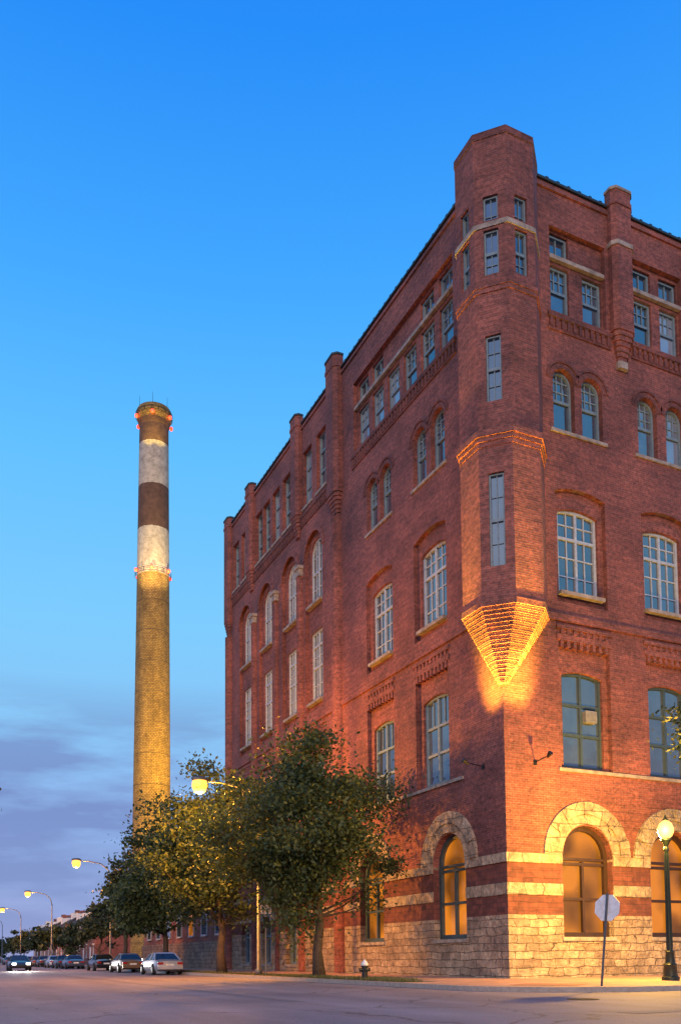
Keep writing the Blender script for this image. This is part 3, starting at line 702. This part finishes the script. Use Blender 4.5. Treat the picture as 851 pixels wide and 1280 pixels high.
# ------------------------------------------------------------ acorn lamp post
E=empty('lamp_post',(2.5,-5.9,.15),'ornate dark cast iron lamp post with lit acorn globe','street lamp')
mb=MB(); mb.lathe([(.30,0),(.30,.12),(.24,.16),(.22,.5),(.24,.55),(.17,.62),(.14,.95),(.16,1.0),(.10,1.06),(.085,1.4),(.065,4.5),(.09,4.55),(.09,4.62),(.06,4.68),(.14,4.86),(.18,4.9),(.18,4.95),(.1,4.97)],16)
for i in range(8):
    a=i*math.pi/4; mb.tube([(.1*math.cos(a),.1*math.sin(a),1.1),(.07*math.cos(a),.07*math.sin(a),4.45)],[.016,.012],4)
o=mb.obj('post',M['green'],parent=E); smooth_angle(o)
mb=MB(); mb.lathe([(.13,4.98),(.21,5.04),(.28,5.2),(.28,5.34),(.21,5.5),(.1,5.6)],18); o=mb.obj('lamp_globe',M['globe'],parent=E,smooth=True); 
mb=MB(); mb.lathe([(.11,5.6),(.09,5.66),(.03,5.7),(.035,5.76),(.01,5.82)],12); mb.obj('finial',M['green'],parent=E,smooth=True)
point((2.65,-5.3,5.3),7500,(1,.52,.07),.25); point((2.0,-6.3,5.3),500,(1,.52,.07),.2)

# ------------------------------------------------------------ signs, hydrant
E=empty('stop_sign',(-2.9,-8.5,.15),'octagonal traffic sign seen from its bare back on leaning post','traffic sign')
E.rotation_euler=(math.radians(2),math.radians(5),0)
mb=MB(); mb.box(-.03,.03,-.018,.018,0,2.75); 
for i in range(14): mb.box(-.034,.034,-.008,.008,.3+i*.17,.33+i*.17)
mb.obj('post',M['metal'],parent=E)
nb=Vector((-.93,-.37,0)).normalized(); tb=Vector((-nb.y,nb.x,0))
def octplate(d0,d1,r,mat,name):
    mb=MB(); v=[]
    for d in (d0,d1):
        for i in range(8):
            a=math.radians(22.5+45*i); v.append(Vector((0,0,2.32))+tb*(r*math.cos(a))+nb*d+Vector((0,0,r*math.sin(a))))
    mb.add(v,[tuple(range(8)),tuple(range(8,16))]+[(i,(i+1)%8,(i+1)%8+8,i+8) for i in range(8)]); return mb.obj(name,mat,parent=E)
octplate(-.055,-.04,.42,M['signred'],'sign_face'); octplate(-.039,-.035,.42,M['signback'],'sign_back')
E=empty('parking_sign',(-5.4,13.0,.15),'thin steel pole with small rectangular sign plates','traffic sign')
mb=MB(); mb.lathe([(.04,0),(.035,3.6)],8); mb.obj('post',M['metal'],parent=E)
mb=MB(); mb.box(-.28,.28,-.06,-.045,3.1,3.55); mb.obj('sign_plate',M['white'],parent=E)
mb=MB(); mb.box(-.16,.16,-.06,-.045,2.4,2.95); mb.obj('sign_plate',M['green'],parent=E)
E=empty('fire_hydrant',(-5.4,2.0,.15),'dark fire hydrant with pale bonnet on grass verge','fire hydrant')
mb=MB(); mb.lathe([(.17,0),(.17,.05),(.12,.07),(.115,.5),(.15,.52),(.15,.56)],16)
o=mb.obj('barrel',M['black'],parent=E); smooth_angle(o)
mb=MB(); mb.lathe([(.145,.562),(.14,.64),(.09,.73),(.04,.75),(.04,.80)],16); o=mb.obj('bonnet',M['white'],parent=E,smooth=True)
for ax,an in (('Y',math.pi/2),('Y',-math.pi/2),('X',math.pi/2)):
    mb=MB(); mb.lathe([(.06,.08),(.06,.17),(.075,.17),(.075,.22),(.02,.24)],12,c=(0,0,.4),rot=Matrix.Rotation(an,3,ax)); mb.obj('nozzle',M['black'],parent=E)

# ------------------------------------------------------------ cars
def car(paint,label,loc,rotz,headl=False):
    E=empty('car',loc,label,'car','cars on the street',rotz)
    st=[(-2.42,.62,.70),(-2.38,.86,.80),(-2.1,.96,.87),(-1.5,.99,.90),(-.6,.97,.91),(.5,.95,.91),(1.1,.93,.90),(1.7,.86,.88),(2.15,.76,.84),(2.4,.62,.74),(2.44,.5,.66)]
    vs=[];fs=[]
    for y,h,w in st:
        zb=.36 if abs(y)>2.3 else .24
        cs=[(-w*.9,zb),(-w,.42),(-w,.62 if h>.7 else h-.1),(-w*.95,h-.05),(-w*.6,h),(0,h+.025)]
        cs=cs+[(-a,b) for a,b in cs[-2::-1]]
        m=len(cs); vs+=[(a,y,b) for a,b in cs]
    for j in range(len(st)-1):
        fs+=[(j*m+i,j*m+i+1,(j+1)*m+i+1,(j+1)*m+i) for i in range(m-1)]
        fs.append((j*m+m-1,j*m,(j+1)*m,(j+1)*m+m-1))
    fs+=[tuple(range(m)),tuple(range((len(st)-1)*m,len(st)*m))]
    mb=MB(); mb.add(vs,fs); o=mb.obj('body',M[paint],parent=E); smooth_angle(o,40)
    b=MB()
    lo=[(-.80,-1.72),(.80,-1.72),(.80,1.08),(-.80,1.08)]; hi=[(-.60,-1.0),(.60,-1.0),(.60,.22),(-.60,.22)]
    CF=[(0,1,5,4),(1,2,6,5),(2,3,7,6),(3,0,4,7),(4,5,6,7),(3,2,1,0)]
    b.add([(x,y,.93) for x,y in lo]+[(x,y,1.36) for x,y in hi],CF)
    b.obj('windscreen',M['glasscar'],parent=E)
    b=MB()
    b.add([(-.63,-1.05,1.345),(.63,-1.05,1.345),(.63,.27,1.345),(-.63,.27,1.345),(-.5,-.9,1.43),(.5,-.9,1.43),(.5,.1,1.43),(-.5,.1,1.43)],CF)
    for sx in (-1,1):
        for (y0,y1) in ((-1.72,-1.0),(1.08,.22),(-.35,-.35),(-1.25,-.85)):
            b.tube([(sx*.81,y0,.93),(sx*.615,y1,1.37)],[.045,.04],5)
    o=b.obj('roof',M[paint],parent=E)
    for sx in (-1,1):
        for y in (-1.45,1.5):
            b=MB(); b.lathe([(.3,-.12),(.33,-.1),(.33,.09),(.29,.115)],20,c=(sx*.83,y,.33),rot=Matrix.Rotation(math.pi/2,3,'Y')); w=b.obj('wheel',M['rubber'],parent=E)
            b=MB(); b.lathe([(.19,-.01),(.2,.01),(.05,.02)],14,c=(sx*.945,y,.33),rot=Matrix.Rotation(math.pi/2*sx,3,'Y')); r=b.obj('rim',M['metal']); r.parent=w
            b=MB(); ring(b,Plane((sx*.905,0,0),(0,1,0),(sx,0,0)),y,.33,.34,.39,0,math.pi,10,-.05,.012); r=b.obj('wheel_arch',M['rubber'],parent=E)
        b=MB(); b.box(sx*.62-.17,sx*.62+.17,-2.435,-2.36,.66,.80); b.obj('tail_light',M['taillamp'],parent=E)
        b=MB(); b.box(sx*.60-.17,sx*.60+.17,2.32,2.43,.56,.70); b.obj('headlight',M['headlamp'] if headl else M['glasscar'],parent=E)
        b=MB(); b.box(sx*.98-.09,sx*.98+.07,.62,.72,.93,1.05); b.obj('wing_mirror',M[paint],parent=E)
    b=MB(); b.box(-.78,.78,-2.5,-2.36,.36,.54); b.obj('bumper',M[paint],parent=E)
    b=MB(); b.box(-.74,.74,2.36,2.5,.34,.5); b.obj('bumper',M[paint],parent=E)
    b=MB(); b.box(-.25,.25,-2.445,-2.40,.58,.70); b.obj('number_plate',M['white'],parent=E)
    return E
car('paintsilver','silver four-door sedan parked at the kerb',(-7.0,28.2,0),0)
car('painttan','tan sedan parked at the kerb',(-7.0,39.0,0),0)
car('paintdark','black car parked at the kerb',(-7.0,49.5,0),0)
for i,(pn,yy) in enumerate((('paintblue',66),('paintdark',73),('paintsilver',80),('paintdark',90),('painttan',98),('paintdark',108),('paintsilver',118),('paintdark',130),('paintblue',142))):
    car(pn,{'paintblue':'blue','paintdark':'black','paintsilver':'silver','painttan':'tan'}[pn]+' car parked in a row along the kerb',(-7.0,yy,0),0)
car('paintdark','dark car driving with bright white headlights on',(-13.0,58,0),math.pi,True)
spot((-13.6,55.4,.65),(-13.8,34,.0),2500,50,(1,.95,.85)); spot((-12.4,55.4,.65),(-12.4,34,.0),2500,50,(1,.95,.85))

# ------------------------------------------------------------ world
w=bpy.data.worlds.new('World'); scene.world=w; w.use_nodes=True; nt=w.node_tree; nt.nodes.clear()
def N(ty,**k):
    nd=nt.nodes.new(ty)
    for a,v in k.items(): setattr(nd,a,v)
    return nd
def Lk(a,b): nt.links.new(a,b)
tc=N('ShaderNodeTexCoord'); sp=N('ShaderNodeSeparateXYZ'); Lk(tc.outputs['Generated'],sp.inputs[0])
rp_=N('ShaderNodeValToRGB')
setramp(rp_,[(0,(.33,.36,.66)),(.08,(.28,.38,.72)),(.17,(.26,.45,.82)),(.26,(.24,.56,.92)),(.36,(.20,.59,.98)),(.5,(.12,.52,1.0)),(.62,(.055,.395,1.0)),(.75,(.018,.265,.94)),(1,(.008,.14,.65))])
Lk(sp.outputs[2],rp_.inputs['Fac'])
def Mth(op,a,b=None):
    m=N('ShaderNodeMath',operation=op)
    for i,v in enumerate((a,b)):
        if v is None: continue
        if hasattr(v,'links'): Lk(v,m.inputs[i])
        else: m.inputs[i].default_value=v
    return m.outputs[0]
mp=N('ShaderNodeVectorMath',operation='MULTIPLY'); Lk(tc.outputs['Generated'],mp.inputs[0]); mp.inputs[1].default_value=(3.2,3.2,15)
nz=N('ShaderNodeTexNoise'); nz.inputs['Scale'].default_value=1.5; nz.inputs['Detail'].default_value=6; nz.inputs['Roughness'].default_value=.55; Lk(mp.outputs[0],nz.inputs['Vector'])
cr=N('ShaderNodeValToRGB'); setramp(cr,[(.42,0),(.58,1)]); Lk(nz.outputs['Fac'],cr.inputs['Fac'])
hr=N('ShaderNodeValToRGB'); setramp(hr,[(0,.3),(.08,.8),(.16,1),(.23,.85),(.30,0)]); Lk(sp.outputs[2],hr.inputs['Fac'])
mkk=Mth('MULTIPLY',Mth('MULTIPLY',cr.outputs['Color'],hr.outputs['Color']),.8)
mx=N('ShaderNodeMix',data_type='RGBA'); Lk(mkk,mx.inputs[0]); Lk(rp_.outputs['Color'],mx.inputs[6]); mx.inputs[7].default_value=(.165,.235,.52,1)
dt=N('ShaderNodeVectorMath',operation='DOT_PRODUCT'); Lk(tc.outputs['Generated'],dt.inputs[0]); dt.inputs[1].default_value=Vector((-.62,-.76,.12)).normalized()
gl=Mth('POWER',Mth('MAXIMUM',dt.outputs['Value'],0),7)
gm=N('ShaderNodeMix',data_type='RGBA',blend_type='ADD'); Lk(gl,gm.inputs[0]); Lk(mx.outputs[2],gm.inputs[6]); gm.inputs[7].default_value=(1.0,.55,.38,1)
bg=N('ShaderNodeBackground'); Lk(gm.outputs[2],bg.inputs[0]); bg.inputs[1].default_value=1
sk=N('ShaderNodeTexSky'); sk.sky_type='NISHITA'; sk.sun_disc=False; sk.sun_elevation=math.radians(15); sk.sun_rotation=math.radians(213)
bg2=N('ShaderNodeBackground'); Lk(sk.outputs[0],bg2.inputs[0]); bg2.inputs[1].default_value=.005
ad=N('ShaderNodeAddShader'); Lk(bg.outputs[0],ad.inputs[0]); Lk(bg2.outputs[0],ad.inputs[1])
wo=N('ShaderNodeOutputWorld'); Lk(ad.outputs[0],wo.inputs[0])
sl=bpy.data.lights.new('sun','SUN'); sl.energy=1.6; sl.angle=math.radians(14); sl.color=(1,.64,.42)
so=bpy.data.objects.new('sun',sl); COL.objects.link(so); so.rotation_euler=Vector((.45,.85,-.26)).to_track_quat('-Z','Y').to_euler()

# ------------------------------------------------------------ camera
th=math.radians(4);ro=math.radians(.5)
f0=Vector((.427,.9042,0)).normalized();r0=Vector((f0.y,-f0.x,0));zv=Vector((0,0,1))
F=f0*math.cos(th)+zv*math.sin(th);U=-f0*math.sin(th)+zv*math.cos(th)
U2=U*math.cos(ro)+r0*math.sin(ro);R2=r0*math.cos(ro)-U*math.sin(ro)
cd=bpy.data.cameras.new('camera'); cam=bpy.data.objects.new('camera',cd); COL.objects.link(cam)
m=Matrix((R2,U2,-F)).transposed().to_4x4(); m.translation=Vector((-20.96,-28.8,1.1)); cam.matrix_world=m
cd.sensor_width=36; cd.sensor_fit='AUTO'; cd.lens=1100/1280*36; cd.shift_y=478/1280; cd.clip_end=4000; cd.clip_start=.1
scene.camera=cam
